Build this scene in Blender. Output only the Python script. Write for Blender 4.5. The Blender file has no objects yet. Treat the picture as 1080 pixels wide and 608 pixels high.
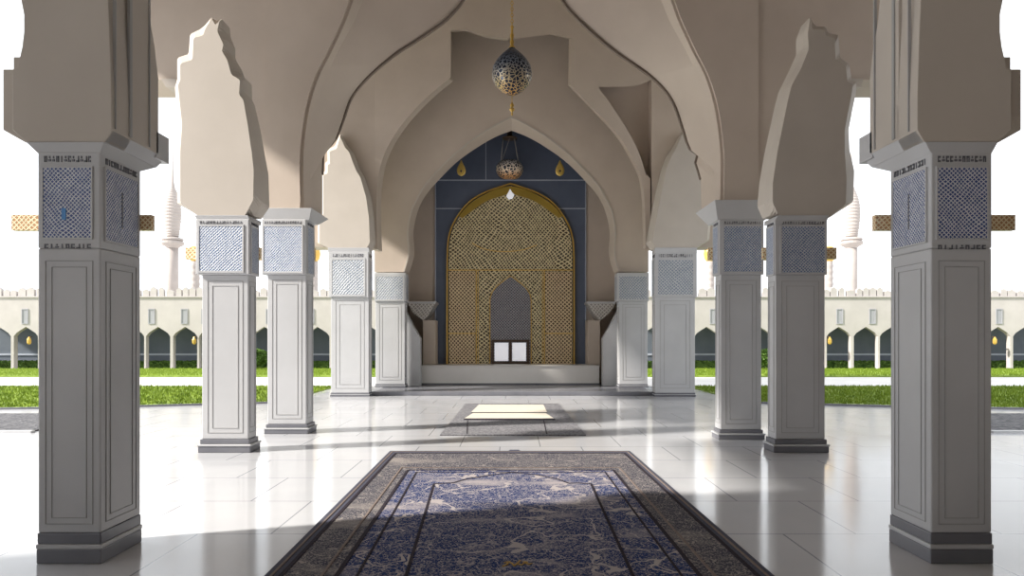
import bpy, bmesh, math, random
from mathutils import Vector
random.seed(7)
SC = bpy.context.scene
COL = SC.collection
F, CX, HY, EYE = 760.0, 540.0, 358.0, 1.8
ROOF = 14.8
FLOORLVL = 0.0

# ---------------------------------------------------------------- helpers
def P(px, py, Y):                      # photo pixel at distance Y -> point
    return ((px-CX)*Y/F, Y, EYE+(HY-py)*Y/F)
def XX(px, Y): return (px-CX)*Y/F
def ZZ(py, Y): return EYE+(HY-py)*Y/F
def XZ(pts, Y): return [(XX(a, Y), ZZ(b, Y)) for a, b in pts]
def mir(pts): return [(1080-a, b) for a, b in pts][::-1]

WLOC = {}
class MB:
    def __init__(s): s.v = []; s.f = []; s.sm = []
    def add(s, vs, fs, smooth=False):
        n = len(s.v); s.v += [tuple(p) for p in vs]
        for q in fs: s.f.append(tuple(i+n for i in q)); s.sm.append(smooth)
    def box(s, x0, x1, y0, y1, z0, z1):
        if x0 > x1: x0, x1 = x1, x0
        if y0 > y1: y0, y1 = y1, y0
        if z0 > z1: z0, z1 = z1, z0
        s.add([(x0,y0,z0),(x1,y0,z0),(x1,y1,z0),(x0,y1,z0),(x0,y0,z1),(x1,y0,z1),(x1,y1,z1),(x0,y1,z1)],
              [(0,3,2,1),(4,5,6,7),(0,1,5,4),(1,2,6,5),(2,3,7,6),(3,0,4,7)])
    def frustum(s, a, z0, b, z1):      # a,b = (x0,x1,y0,y1)
        s.add([(a[0],a[2],z0),(a[1],a[2],z0),(a[1],a[3],z0),(a[0],a[3],z0),
               (b[0],b[2],z1),(b[1],b[2],z1),(b[1],b[3],z1),(b[0],b[3],z1)],
              [(0,3,2,1),(4,5,6,7),(0,1,5,4),(1,2,6,5),(2,3,7,6),(3,0,4,7)])
    def rings(s, rings, smooth=False, caps=True):   # closed outlines, bridged
        n = len(rings[0]); vs = [p for r in rings for p in r]; fs = []
        for k in range(len(rings)-1):
            for i in range(n):
                j = (i+1) % n
                fs.append((k*n+i, k*n+j, (k+1)*n+j, (k+1)*n+i))
        m = len(s.v); s.add(vs, fs, smooth)
        if caps:
            s.f.append(tuple(m+i for i in range(n))[::-1]); s.sm.append(False)
            s.f.append(tuple(m+(len(rings)-1)*n+i for i in range(n))); s.sm.append(False)
    def prism(s, xz, y0, y1):
        s.rings([[(a, y0, b) for a, b in xz], [(a, y1, b) for a, b in xz]])
    def prismx(s, yz, x0, x1):
        s.rings([[(x0, a, b) for a, b in yz], [(x1, a, b) for a, b in yz]])
    def lathe(s, c, prof, n=32, smooth=True):       # prof [(r,z)]
        rg = [[(c[0]+max(r,1e-4)*math.cos(t*2*math.pi/n), c[1]+max(r,1e-4)*math.sin(t*2*math.pi/n), c[2]+z) for t in range(n)] for r, z in prof]
        s.rings(rg, smooth)
    def tube(s, pts, r, n=6):
        rg = []
        for i, p in enumerate(pts):
            p = Vector(p)
            d = (Vector(pts[min(i+1, len(pts)-1)])-Vector(pts[max(i-1, 0)])).normalized()
            u = d.cross(Vector((0, 1, 0.01)))
            if u.length < 1e-3: u = d.cross(Vector((1, 0, 0)))
            u.normalize(); w = d.cross(u)
            rg.append([tuple(p+u*r*math.cos(k*2*math.pi/n)+w*r*math.sin(k*2*math.pi/n)) for k in range(n)])
        s.rings(rg, True)
    def band(s, xz, w, y0, y1, closed=False):        # moulding strip following an xz polyline
        n = len(xz); L = []; R = []
        for i, p in enumerate(xz):
            a = xz[(i-1) % n] if closed or i > 0 else p
            b = xz[(i+1) % n] if closed or i < n-1 else p
            dx, dz = b[0]-a[0], b[1]-a[1]; l = math.hypot(dx, dz) or 1
            nx, nz = -dz/l*w/2, dx/l*w/2
            L.append((p[0]+nx, p[1]+nz)); R.append((p[0]-nx, p[1]-nz))
        m = n if closed else n-1
        for i in range(m):
            j = (i+1) % n
            q = [L[i], L[j], R[j], R[i]]
            s.prism(q, y0, y1)
    def build(s, name, mat, parent=None, bevel=0, origin=None, kind=None, sharp=False):
        me = bpy.data.meshes.new(name)
        if parent is not None: o0 = Vector(WLOC[parent.name])
        elif origin is not None: o0 = Vector(origin)
        else:
            xs = [p[0] for p in s.v]; ys = [p[1] for p in s.v]; zs = [p[2] for p in s.v]
            o0 = Vector(((min(xs)+max(xs))/2, (min(ys)+max(ys))/2, min(zs)))
        me.from_pydata([(p[0]-o0[0], p[1]-o0[1], p[2]-o0[2]) for p in s.v], [], s.f)
        bm = bmesh.new(); bm.from_mesh(me)
        bmesh.ops.recalc_face_normals(bm, faces=bm.faces)
        bm.to_mesh(me); bm.free()
        me.polygons.foreach_set('use_smooth', s.sm)
        if sharp:
            me.polygons.foreach_set('use_smooth', [True]*len(me.polygons)); me.set_sharp_from_angle(angle=math.radians(24))
        me.materials.append(mat)
        o = bpy.data.objects.new(name, me); COL.objects.link(o)
        if parent is not None: o.parent = parent
        else: o.location = o0
        WLOC[o.name] = tuple(o0)
        if bevel:
            b = o.modifiers.new('bevel', 'BEVEL'); b.width = bevel; b.segments = 2; b.limit_method = 'ANGLE'; b.angle_limit = math.radians(40)
        if kind: o['kind'] = kind
        return o
def thing(name, label, cat, loc, group=None):
    o = bpy.data.objects.new(name, None); COL.objects.link(o); o.location = loc
    o.empty_display_size = 0.2; WLOC[o.name] = tuple(loc)
    o['label'] = label; o['category'] = cat
    if group: o['group'] = group
    return o
def tag(o, label, cat, group=None, kind=None):
    o['label'] = label; o['category'] = cat
    if group: o['group'] = group
    if kind: o['kind'] = kind
    return o
def smooth(pts, per=8):                # Catmull-Rom through 2D points
    out = []; n = len(pts)
    for i in range(n-1):
        p0 = pts[max(i-1, 0)]; p1 = pts[i]; p2 = pts[i+1]; p3 = pts[min(i+2, n-1)]
        for k in range(per):
            t = k/per
            out.append(tuple(0.5*((2*p1[d])+(-p0[d]+p2[d])*t+(2*p0[d]-5*p1[d]+4*p2[d]-p3[d])*t*t+(-p0[d]+3*p1[d]-3*p2[d]+p3[d])*t**3) for d in (0, 1)))
    out.append(tuple(pts[-1])); return out
def resample(pts, n):
    L = [0]
    for a, b in zip(pts, pts[1:]): L.append(L[-1]+math.hypot(b[0]-a[0], b[1]-a[1]))
    out = []; j = 0
    for k in range(n):
        t = L[-1]*k/(n-1)
        while j < len(L)-2 and L[j+1] < t: j += 1
        u = (t-L[j])/((L[j+1]-L[j]) or 1)
        out.append((pts[j][0]+(pts[j+1][0]-pts[j][0])*u, pts[j][1]+(pts[j+1][1]-pts[j][1])*u))
    return out

# ---------------------------------------------------------------- materials
def lin(c):
    return tuple(((v/255)/12.92 if v/255 <= .04045 else (((v/255)+.055)/1.055)**2.4) for v in c)+(1,)
class N:
    def __init__(s, name):
        s.m = bpy.data.materials.new(name); s.m.use_nodes = True; s.t = s.m.node_tree
        s.b = s.t.nodes['Principled BSDF']
    def n(s, typ, **kw):
        x = s.t.nodes.new(typ)
        for k, v in kw.items(): setattr(x, k, v)
        return x
    def l(s, a, b): s.t.links.new(a, b)
    def math(s, op, a, b=None, c=None):
        x = s.n('ShaderNodeMath', operation=op)
        for i, v in enumerate((a, b, c)):
            if v is None: continue
            if isinstance(v, (int, float)): x.inputs[i].default_value = v
            else: s.l(v, x.inputs[i])
        return x.outputs[0]
    def mix(s, f, a, b):
        x = s.n('ShaderNodeMix', data_type='RGBA')
        for sock, v in ((x.inputs[0], f), (x.inputs[6], a), (x.inputs[7], b)):
            if isinstance(v, (int, float, tuple)): sock.default_value = v
            else: s.l(v, sock)
        return x.outputs[2]
    def ramp(s, f, stops):
        x = s.n('ShaderNodeValToRGB'); e = x.color_ramp.elements
        while len(e) < len(stops): e.new(.5)
        for i, (p, c) in enumerate(stops): e[i].position = p; e[i].color = c
        s.l(f, x.inputs[0]); return x.outputs[0]
    def coord(s): return s.n('ShaderNodeTexCoord').outputs['Object']
    def pos(s): return s.n('ShaderNodeNewGeometry').outputs['Position']
    def sep(s, v):
        x = s.n('ShaderNodeSeparateXYZ'); s.l(v, x.inputs[0]); return x.outputs
    def noise(s, v, sc, det=4, rough=.55):
        x = s.n('ShaderNodeTexNoise'); x.inputs['Scale'].default_value = sc; x.inputs['Detail'].default_value = det; x.inputs['Roughness'].default_value = rough
        s.l(v, x.inputs['Vector']); return x.outputs['Fac']
    def vor(s, v, sc, feature='F1', out='Distance'):
        x = s.n('ShaderNodeTexVoronoi', feature=feature); x.inputs['Scale'].default_value = sc
        s.l(v, x.inputs['Vector']); return x.outputs[out]
    def bump(s, h, st=.3, d=.01):
        x = s.n('ShaderNodeBump'); x.inputs['Strength'].default_value = st; x.inputs['Distance'].default_value = d
        s.l(h, x.inputs['Height']); s.l(x.outputs[0], s.b.inputs['Normal'])
    def set(s, col=None, rough=.5, metal=0, spec=None):
        if col is not None:
            if isinstance(col, tuple): s.b.inputs['Base Color'].default_value = col
            else: s.l(col, s.b.inputs['Base Color'])
        s.b.inputs['Roughness'].default_value = rough; s.b.inputs['Metallic'].default_value = metal
        if spec is not None: s.b.inputs['Specular IOR Level'].default_value = spec
        return s.m

def plaster(name, a, b, rough=.6, sc=1.2):
    q = N(name); p = q.pos(); f = q.noise(p, sc, 5)
    c = q.ramp(f, [(.3, lin(a)), (.7, lin(b))]); g = q.noise(p, 40, 3); q.bump(g, .08, .004)
    return q.set(c, rough, 0, .35)
M = {}
M['plaster'] = plaster('warm_plaster', (188,179,169), (196,187,177))
M['vault'] = plaster('vault_plaster', (189,175,162), (197,183,170))
M['stone'] = plaster('column_stone', (186,186,188), (195,195,197), .38)
M['plinth'] = plaster('dark_plinth', (104,105,112), (124,124,130), .25)
M['white'] = plaster('white_marble', (232,228,224), (240,236,232), .3)
M['arris_shade'] = plaster('painted_arris_shade', (112,100,90), (120,108,98))
M['groove'] = plaster('grey_line_stone', (160,159,159), (170,169,168))  # slightly darker grey for shaft mouldings and flank lines
M['facade'] = plaster('white_render', (176,170,168), (186,180,178), .7)
M['minaret'] = plaster('pale_minaret_render', (164,155,150), (174,165,160), .7)
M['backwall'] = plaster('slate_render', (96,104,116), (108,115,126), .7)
M['bluewall'] = plaster('slate_blue_panel', (88,97,116), (98,107,126), .45)
M['paleline'] = plaster('pale_strip', (170,176,190), (180,186,198), .4)
M['olive'] = plaster('olive_gold_reveal', (150,125,50), (170,142,60), .35)
M['brown'] = plaster('dark_brown_wood', (74,60,52), (88,72,62), .4)
M['bluepaint'] = plaster('bright_blue_enamel', (70,130,190), (84,146,205), .3)
M['window'] = plaster('grey_shutter', (150,150,156), (160,160,166), .5)
def metal(name, col, rough=.3):
    q = N(name); f = q.noise(q.pos(), 30, 3); c = q.mix(f, lin(col), lin(tuple(int(v*.8) for v in col)))
    return q.set(c, rough, .4)
M['gold'] = metal('gold', (226,184,92)); M['wire'] = metal('steel_wire', (190,185,180), .4)
M['golddrop'] = metal('bright_gold', (240,205,110), .35)
M['pendwire'] = metal('dark_bronze', (110,90,70), .4)

def lattice(name, light, dark, period, wob=.25, rough=.35, metalv=0, thr=.0, gtop=None):
    q = N(name); p = q.pos(); x, y, z = q.sep(p)
    nz = q.noise(p, 1/(period*9), 3); nz2 = q.math('MULTIPLY', q.math('SUBTRACT', nz, .5), wob*40)
    k = math.pi/period
    u = q.math('MULTIPLY', q.math('ADD', x, y), k); v = q.math('MULTIPLY', z, k)
    a = q.math('SINE', q.math('ADD', q.math('ADD', u, v), nz2)); b = q.math('SINE', q.math('ADD', q.math('SUBTRACT', u, v), nz2))
    m = q.math('MINIMUM', q.math('ABSOLUTE', a), q.math('ABSOLUTE', b))
    nf = q.noise(p, 1/(period*1.3), 2)
    m = q.math('ADD', m, q.math('MULTIPLY', q.math('SUBTRACT', nf, .5), wob*2.4))
    f = q.math('MULTIPLY_ADD', m, -3.2, 1.95+thr)
    f.node.use_clamp = True
    c = q.mix(f, lin(dark), lin(light)); q.bump(f, .5, period*.15)
    return q.set(c, rough, metalv)
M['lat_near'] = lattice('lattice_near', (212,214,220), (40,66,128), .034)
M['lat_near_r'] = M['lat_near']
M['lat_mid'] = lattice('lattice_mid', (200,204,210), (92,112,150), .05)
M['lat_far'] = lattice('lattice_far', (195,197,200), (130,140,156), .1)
M['lat_gold'] = lattice('gold_lattice', (242,228,186), (76,64,50), .15, .35, .15, .25, .12)
M['lat_gold2'] = lattice('gold_lattice_fine', (244,222,184), (104,84,66), .15, .12, .15, .25, .1)
M['lat_dark'] = lattice('grey_lattice', (170,168,172), (62,62,76), .11, .15)
M['lat_goldbar'] = lattice('gold_bar_lattice', (252,236,196), (196,148,104), .045, .25, .05, .2, .15)
M['lat_goldbar2'] = lattice('gold_bar_lattice_wide', (252,236,196), (204,160,112), .07, .25, .05, .2, .15)
M['lat_spandrel'] = lattice('spandrel_lattice', (205,200,194), (150,145,140), .14)

def floor_mat():
    q = N('polished_marble_tiles'); p = q.pos(); x, y, z = q.sep(p)
    T = 1.35
    def line(c, off, w=.009):
        fr = q.math('FRACT', q.math('DIVIDE', q.math('ADD', c, off), T))
        d = q.math('ABSOLUTE', q.math('SUBTRACT', fr, .5))
        return q.math('GREATER_THAN', d, .5-w/T)
    row = q.math('FLOOR', q.math('DIVIDE', q.math('ADD', y, 100.0), T))
    shift = q.math('MULTIPLY', q.math('MODULO', row, 2), T/2)
    ln = q.math('MAXIMUM', line(y, 100.0), line(q.math('ADD', x, shift), 200.0))
    f = q.noise(p, .5, 6); base = q.ramp(f, [(.35, lin((196,197,201))), (.65, lin((206,206,209)))])
    c = q.mix(ln, base, lin((150,152,158)))
    rn = q.noise(p, 1.4, 4)
    r = q.math('MULTIPLY_ADD', rn, .14, .05); q.l(r, q.b.inputs['Roughness'])
    q.bump(q.noise(p, 1.1, 2), .04, .01)
    m = q.set(c, .1, 0, .7); q.l(r, q.b.inputs['Roughness']); return m
M['floor'] = floor_mat()
def paving():
    q = N('pale_paving'); f = q.noise(q.pos(), .8, 5); return q.set(q.ramp(f, [(.3, lin((205,203,201))), (.7, lin((220,218,216)))]), .45)
M['paving'] = paving()
def gravel():
    q = N('grey_gravel'); p = q.pos(); v = q.vor(p, 14, 'F1', 'Color'); s = q.sep(v)
    q.bump(q.vor(p, 14), .8, .03); return q.set(q.ramp(s[0], [(.0, lin((58,58,64))), (1, lin((112,111,114)))]), .8)
M['gravel'] = gravel()
def green(name, a, b, sc=3):
    q = N(name); f = q.noise(q.pos(), sc, 6); return q.set(q.ramp(f, [(.3, lin(a)), (.7, lin(b))]), .75, 0, .2)
M['grass'] = green('grass', (92,116,34), (136,156,58), 2.0); M['hedge'] = green('hedge_leaves', (60,90,36), (96,124,56))
def rugmats():
    out = {}
    def rug(name, navy, beige, cover, sc):
        q = N(name); p = q.pos()
        w = q.n('ShaderNodeTexNoise'); w.inputs['Scale'].default_value = 2.2; q.l(p, w.inputs['Vector'])
        mp = q.n('ShaderNodeVectorMath', operation='MULTIPLY_ADD'); q.l(w.outputs['Color'], mp.inputs[0]); mp.inputs[1].default_value = (.5,.5,.5); q.l(p, mp.inputs[2])
        e = q.math('ABSOLUTE', q.math('SUBTRACT', q.noise(mp.outputs[0], sc*.62, 2, .4), .5)); line = q.math('LESS_THAN', e, .010)
        e2 = q.math('ABSOLUTE', q.math('SUBTRACT', q.noise(mp.outputs[0], sc*1.9, 2, .4), .5)); line2 = q.math('LESS_THAN', e2, .016)
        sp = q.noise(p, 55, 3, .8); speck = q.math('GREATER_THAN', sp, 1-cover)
        st = q.n('ShaderNodeVectorMath', operation='MULTIPLY'); q.l(p, st.inputs[0]); st.inputs[1].default_value = (.7, 1.6, 1); big = q.noise(st.outputs[0], 1.1, 5); sun_patch = q.math('MULTIPLY_ADD', big, 6, -3.2); sun_patch.node.use_clamp = True  # pale noise patches: mottling, also sunlit tone put into the rug colour
        f = q.math('MAXIMUM', q.math('MAXIMUM', q.math('MULTIPLY', line, .6), q.math('MULTIPLY', line2, .32)), q.math('MAXIMUM', q.math('MULTIPLY', speck, .6), q.math('MULTIPLY', sun_patch, .5)))
        q.bump(q.noise(p, 160, 2), .5, .006)
        return q.set(q.mix(f, lin(navy), lin(beige)), .9, 0, .1)
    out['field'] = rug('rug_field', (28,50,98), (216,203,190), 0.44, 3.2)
    out['panel'] = rug('rug_panel', (28,48,94), (212,200,190), 0.45, 2.4)
    out['border'] = rug('rug_border', (62,63,76), (186,176,167), .44, 9)
    q = N('rug_edge'); f = q.noise(q.pos(), 60, 3); out['edge'] = q.set(q.ramp(f, [(.3, lin((66,68,82))), (.7, lin((92,92,104)))]), .85, 0, .1)
    q = N('rug_line'); f = q.noise(q.pos(), 30, 3); out['line'] = q.set(q.ramp(f, [(.3, lin((40,38,50))), (.7, lin((60,52,56)))]), .9, 0, .1)
    q = N('rug_pale'); f = q.noise(q.pos(), 20, 3); out['pale'] = q.set(q.ramp(f, [(.3, lin((118,106,102))), (.7, lin((134,120,112)))]), .9, 0, .1)
    q = N('mat_cream'); f = q.noise(q.pos(), 8, 3); out['cream'] = q.set(q.ramp(f, [(.3, lin((206,197,182))), (.7, lin((216,208,194)))]), .8)
    q = N('mat_grey'); f = q.noise(q.pos(), 22, 5, .75); out['grey'] = q.set(q.ramp(f, [(.38, lin((76,76,84))), (.62, lin((142,140,142)))]), .85)
    return out
R = rugmats()
def lampmat():
    q = N('pierced_lantern_shell'); p = q.coord(); x, y, z = q.sep(p)
    v = q.vor(p, 18, 'DISTANCE_TO_EDGE'); f = q.math('LESS_THAN', v, .1)
    g = q.ramp(z, [(.0, lin((200,150,70))), (.18, lin((200,180,140))), (.45, lin((140,150,165))), (.62, lin((52,70,96)))])
    c = q.mix(f, lin((30,40,58)), g); q.bump(f, .6, .01)
    return q.set(c, .3, .45)
M['lantern'] = lampmat()
def lampmat2():
    q = N('pierced_bowl_shell'); p = q.coord(); x, y, z = q.sep(p)
    v = q.vor(p, 9, 'DISTANCE_TO_EDGE'); f = q.math('LESS_THAN', v, .13)
    g = q.ramp(z, [(.0, lin((220,160,100))), (.25, lin((225,205,180))), (.6, lin((210,210,215)))])
    return q.set(q.mix(f, lin((38,42,56)), g), .4, .3)
M['bowl'] = lampmat2()
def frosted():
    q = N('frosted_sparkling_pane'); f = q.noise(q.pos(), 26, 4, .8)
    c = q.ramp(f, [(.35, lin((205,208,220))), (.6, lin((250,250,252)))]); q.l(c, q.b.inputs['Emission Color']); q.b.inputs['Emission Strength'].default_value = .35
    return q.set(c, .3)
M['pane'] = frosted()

# ---------------------------------------------------------------- columns
def glyphs(mb, x0, x1, yf, z0, z1, n, axis='x', seed=1):
    """row of small raised ornament strokes"""
    rr = random.Random(seed); w = (x1-x0)/n; h = z1-z0
    for i in range(n):
        a = x0+w*(i+.18); b = x0+w*(i+.82); k = rr.randint(0, 4); t = (b-a)*.3
        segs = []
        if k == 0: segs = [(a, b, z0, z0+h*.3), (b-t, b, z0, z1)]
        elif k == 1: segs = [(a, a+t, z0, z1), (b-t, b, z0, z1), (a, b, z1-h*.3, z1)]
        elif k == 2: segs = [((a+b)/2-t/2, (a+b)/2+t/2, z0, z1)]
        elif k == 3: segs = [(a, b, z0, z0+h*.3), (a, b, z1-h*.3, z1), (a, a+t, z0, z1)]
        else: segs = [(a, b, z0+h*.1, z0+h*.45), (a+t, b-t, z0+h*.6, z1)]
        for (p, q, c, d) in segs:
            if axis == 'x': mb.box(p, q, yf-.004, yf+.004, c, d)
            else: mb.box(yf-.004, yf+.004, p, q, c, d)
def frame_x(mb, x0, x1, z0, z1, yf, w, d):
    mb.box(x0, x1, yf-d, yf+d, z1-w, z1); mb.box(x0, x1, yf-d, yf+d, z0, z0+w)
    mb.box(x0, x0+w, yf-d, yf+d, z0+w, z1-w); mb.box(x1-w, x1, yf-d, yf+d, z0+w, z1-w)
def frame_y(mb, y0, y1, z0, z1, xf, w, d):
    mb.box(xf-d, xf+d, y0, y1, z1-w, z1); mb.box(xf-d, xf+d, y0, y1, z0, z0+w)
    mb.box(xf-d, xf+d, y0, y0+w, z0+w, z1-w); mb.box(xf-d, xf+d, y1-w, y1, z0+w, z1-w)

def column(label, px0, px1, Y, depth, ytop, panel, head, side, lat, seed, base_z=0.0, blue=False, bar=None, barmat=None, plh=None, frz=True):
    """px0,px1 shaft edges; panel=(x0,x1,y0,y1) px; head=(x0,x1,ybottom); side=+1 left column (inner face +x)"""
    x0, x1 = XX(px0, Y), XX(px1, Y); zt = ZZ(ytop, Y)
    t = thing('column', label, 'column', ((x0+x1)/2, Y+depth/2, base_z), 'white stone columns of the prayer hall')
    ph = plh if plh else (.165 if Y < 7 else .14 if Y < 12 else .12 if Y < 20 else .075)
    hz = ZZ(head[2], Y); hx0, hx1 = XX(head[0], Y), XX(head[1], Y)
    e = .0
    m = MB(); m.box(x0, x1, Y, Y+depth, base_z+ph*1.5, hz)
    m.build('shaft', M['stone'], t, .012)
    # head block that carries the lattice
    m = MB(); ex = max(x0-hx0, 0); dd = max(min(ex, .06), .004)
    m.box(hx0, hx1, Y-dd, Y+depth+dd, hz, zt)
    m.build('capital', M['stone'], t, .012)
    # plinth, two tiers with a pale ledge between
    g = .06 if Y < 20 else .03
    if px0 < 120 or px1 > 960: g = .012
    m = MB(); m.box(x0-g*.4, x1+g*.4, Y-g*.4, Y+depth+g*.4, base_z+ph*.95, base_z+ph*1.5); m.build('plinth', M['plinth'], t, .01)
    m = MB(); m.box(x0-g, x1+g, Y-g, Y+depth+g, base_z+ph*.72, base_z+ph*.95); m.build('ledge', M['stone'], t, .008)
    m = MB(); m.box(x0-g*.8, x1+g*.8, Y-g*.8, Y+depth+g*.8, base_z, base_z+ph*.72); m.build('foot', M['plinth'], t, .01)
    # lattice panels
    a, b, c, d = XX(panel[0], Y), XX(panel[1], Y), ZZ(panel[3], Y), ZZ(panel[2], Y)
    yf = Y-dd
    m = MB(); m.box(a, b, yf-.008, yf+.01, c, d); lp = m.build('lattice_panel', lat, t)
    m = MB(); fw = .0022*Y; frame_x(m, a-fw, b+fw, c-fw, d+fw, yf, fw, .014); m.build('panel_frame', M['stone'], t)
    xin = hx1 if side > 0 else hx0
    ya, yb = Y+depth*.1, Y+depth*.9
    m = MB(); m.box(xin-.008, xin+.008, ya, yb, c-.01, d+.01); m.build('lattice_panel', lat, t)
    m = MB(); frame_y(m, ya-fw, yb+fw, c-.01-fw, d+.01+fw, xin, fw, .014); m.build('panel_frame', M['stone'], t)
    if frz:
        hh = (zt-d); m = MB(); glyphs(m, a, b, yf-.003, d+hh*.36, d+hh*.72, 12 if px0 < 120 or px1 > 960 else 16, 'x', seed)
        glyphs(m, ya, yb, xin+side*.003, d+hh*.36, d+hh*.72, 12, 'y', seed+5)
        if px0 < 120 or px1 > 960:
            glyphs(m, a, b, yf-.003, c-.085, c-.05, 9, 'x', seed+9)
        m.build('frieze', M['plinth'], t)
    # shaft frames (raised mouldings)
    w = x1-x0; z0 = base_z+ph*1.5+.06*(Y/6)**.5; z1 = min(hz, c)-.10
    m = MB(); lw = max(.004, .0006*Y)
    for q in (.12, .22):
        frame_x(m, x0+w*q, x1-w*q, z0+w*(q-.1), z1-w*(q-.12), Y, lw, .006)
        xi = x1 if side > 0 else x0
        frame_y(m, Y+depth*q, Y+depth*(1-q), z0+w*(q-.1), z1-w*(q-.12), xi, lw, .006)
    m.build('shaft_moulding', M['groove'], t)
    if blue:
        m = MB(); p0 = P(66, 220, yf); p1 = P(70.5, 232, yf)
        m.box(p0[0], p1[0], yf-.014, yf, p1[2], p0[2]); m.build('blue_tile', M['bluepaint'], t)
    if px0 < 120 or px1 > 960:
        ym = (ya+yb)/2; m = MB(); m.box(xin-.012, xin+.012, ym-.008, ym+.008, c+.12, c+.42); m.build('slot', M['plinth'], t)
    if bar:
        bx0, bx1, by0, by1, bd = bar; yb_ = Y+depth+bd
        m = MB(); m.prism(XZ(bar_shape(bx0, bx1, by0, by1), yb_), Y+depth+.0, yb_)
        m.build('gold_band', barmat, t)
    return t, (x0, x1, zt, dd)
def bar_shape(a, b, c, d): return [(a, c), (b, c), (b, d), (a, d)]

GB = M['lat_goldbar']; GB2 = M['lat_goldbar2']
YA, YB = 5.77, 11.45
colA, iA = column('near left column with bright blue tile in its latticed capital', 40, 106, YA, .62, 160, (46.5, 97, 177.5, 251), (40, 106, 262), 1, M['lat_near'], 3, blue=True, bar=(17, 163, 228, 244, .06), barmat=GB)
colA2, iA2 = column('near right column in shade at the right of the rug', 982, 1046, YA, .62, 160, (988, 1040, 177.5, 252), (982, 1046, 262), -1, M['lat_near'], 11, bar=(920, 1066, 228, 244, .06), barmat=GB)
colB, iB = column('second column on the left, pale, carrying a stepped block', 213, 262, YB, .36, 232, (212, 257, 239.5, 286.5), (208, 264, 290), 1, M['lat_mid'], 4, bar=(198, 276, 262, 274, .08), barmat=GB2)
colB2, iB2 = column('second column on the right, grey, carrying a stepped block', 818, 870, YB, .36, 232, (824, 869, 239.5, 288), (817, 872, 290), -1, M['lat_mid'], 14, bar=(803, 880, 262, 274, .08), barmat=GB2)
YC, YC2 = 13.7, 12.9
colC, iC = column('third column on the left, under the left foot of the great arch', 282, 323, YC, .5, 232, (279.5, 319, 239.5, 287), (277, 323.5, 290), 1, M['lat_mid'], 5, bar=(268, 333, 262, 275, .08), barmat=GB2)
colC2, iC2 = column('third column on the right, under the right foot of the great arch', 760, 803, YC2, .35, 232, (763, 802, 239.5, 287), (758, 805, 290), -1, M['lat_mid'], 15, bar=(746, 812, 262, 275, .08), barmat=GB2)
YD, YE = 22.6, 24.9
colD, iD = column('fourth column on the left, pale, below the small stepped block', 349, 389, YD, .5, 266, (351, 384, 274.5, 311), (347, 389, 314), 1, M['lat_far'], 6)
colD2, iD2 = column('fourth column on the right, grey, below the small stepped block', 691, 733, YD, .5, 266, (694, 731, 274.5, 311), (691, 735, 314), -1, M['lat_far'], 16)
STEP = .13
colE, iE = column('farthest left column, beside the left edge of the niche platform', 396, 427, YE, .55, 288, (397, 425, 292, 316), (395, 428, 318), 1, M['lat_far'], 7, base_z=STEP, frz=False)
colE2, iE2 = column('farthest right column, beside the right edge of the niche platform', 653, 683, YE, .55, 288, (653, 682, 292, 316), (651, 684, 318), -1, M['lat_far'], 17, base_z=STEP, frz=False)

# near pier blocks above the two front columns
def pier(t, s):
    """s=1 left, -1 right; local mirror about the column"""
    def mx(px): return px if s > 0 else 1080-px+(5 if px > 30 else 0)
    Y = YA
    rt = [(28,150),(13,137),(13,74),(18,72),(23,50),(25,34),(25,15),(22,0),(18,-40),(12,-120),(10,-400)]
    r2 = [(114,-400),(114,0),(116,50),(117.5,100),(117.5,137),(110,150)]
    def fix(o): return [(XX(mx(a), Y), ZZ(b, Y)) for a, b in o]
    out = fix(rt+r2)
    out = [(x, z) if z < 7 else (x, ROOF) for x, z in out]
    m = MB(); m.prism(out, Y, Y+.3)
    # inner flank, its far edge curving
    xi = XX(mx(117.5), Y); xo = XX(mx(60), Y)
    zb = ZZ(137, Y)
    yz = [(Y+.28, zb), (6.54, zb), (6.54, ZZ(83, 6.54)), (6.47, ZZ(50, 6.5)), (6.40, ZZ(25, 6.4)), (6.36, ZZ(0, 6.36)), (6.33, 5.2), (6.33, ROOF), (Y+.28, ROOF)]
    m.prismx(yz, xi, xo)
    m.build('pier_block', M['plaster'], t, .006)
    # outer slab slightly behind, wider
    o2 = [(3,137),(3,73),(14,73),(14,60),(40,60),(40,150),(26,150)]
    m = MB(); yy = Y+.12
    m.prism([(XX(mx(a), yy), ZZ(b, yy)) for a, b in o2], yy, yy+.5); m.build('outer_slab', M['plaster'], t, .006)
    # grooves on the inner flank
    m = MB()
    for px, w in ((121, .006), (137, .018), (157, .007)):
        yy = F*abs(xi)/(CX-px)
        m.box(xi-.012, xi+.012, yy-w, yy+w, zb+.02, ROOF-.2)
    m.build('flank_groove', M['groove'], t)
    # inverted pyramid capital between block and shaft
    a0, a1 = (iA[0], iA[1]) if s > 0 else (iA2[0], iA2[1])
    lo = (a0, a1, Y, Y+.62)
    outx = XX(mx(28), Y); inx = XX(mx(110), Y)
    X0, X1 = min(outx, inx), max(outx, inx)
    m = MB(); m.frustum(lo, ZZ(162, Y), (X0, X1, Y-.01, 6.62), ZZ(150, Y))
    xx0, xx1 = (X0, XX(mx(117.5), Y)) if s > 0 else (XX(mx(117.5), Y), X1)
    m.frustum((X0, X1, Y+.005, 6.62), ZZ(150, Y), (xx0+(.0 if s > 0 else 0), xx1, Y+.03, 6.68), zb+.0)
    # rear bracket
    xa, xb = xi, xo
    m.box(min(xa, xb), max(xa, xb), 6.5, 6.74, zb-.04, zb+.2)
    m.build('bracket', M['stone'], t, .004)
pier(colA, 1); pier(colA2, -1)

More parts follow.
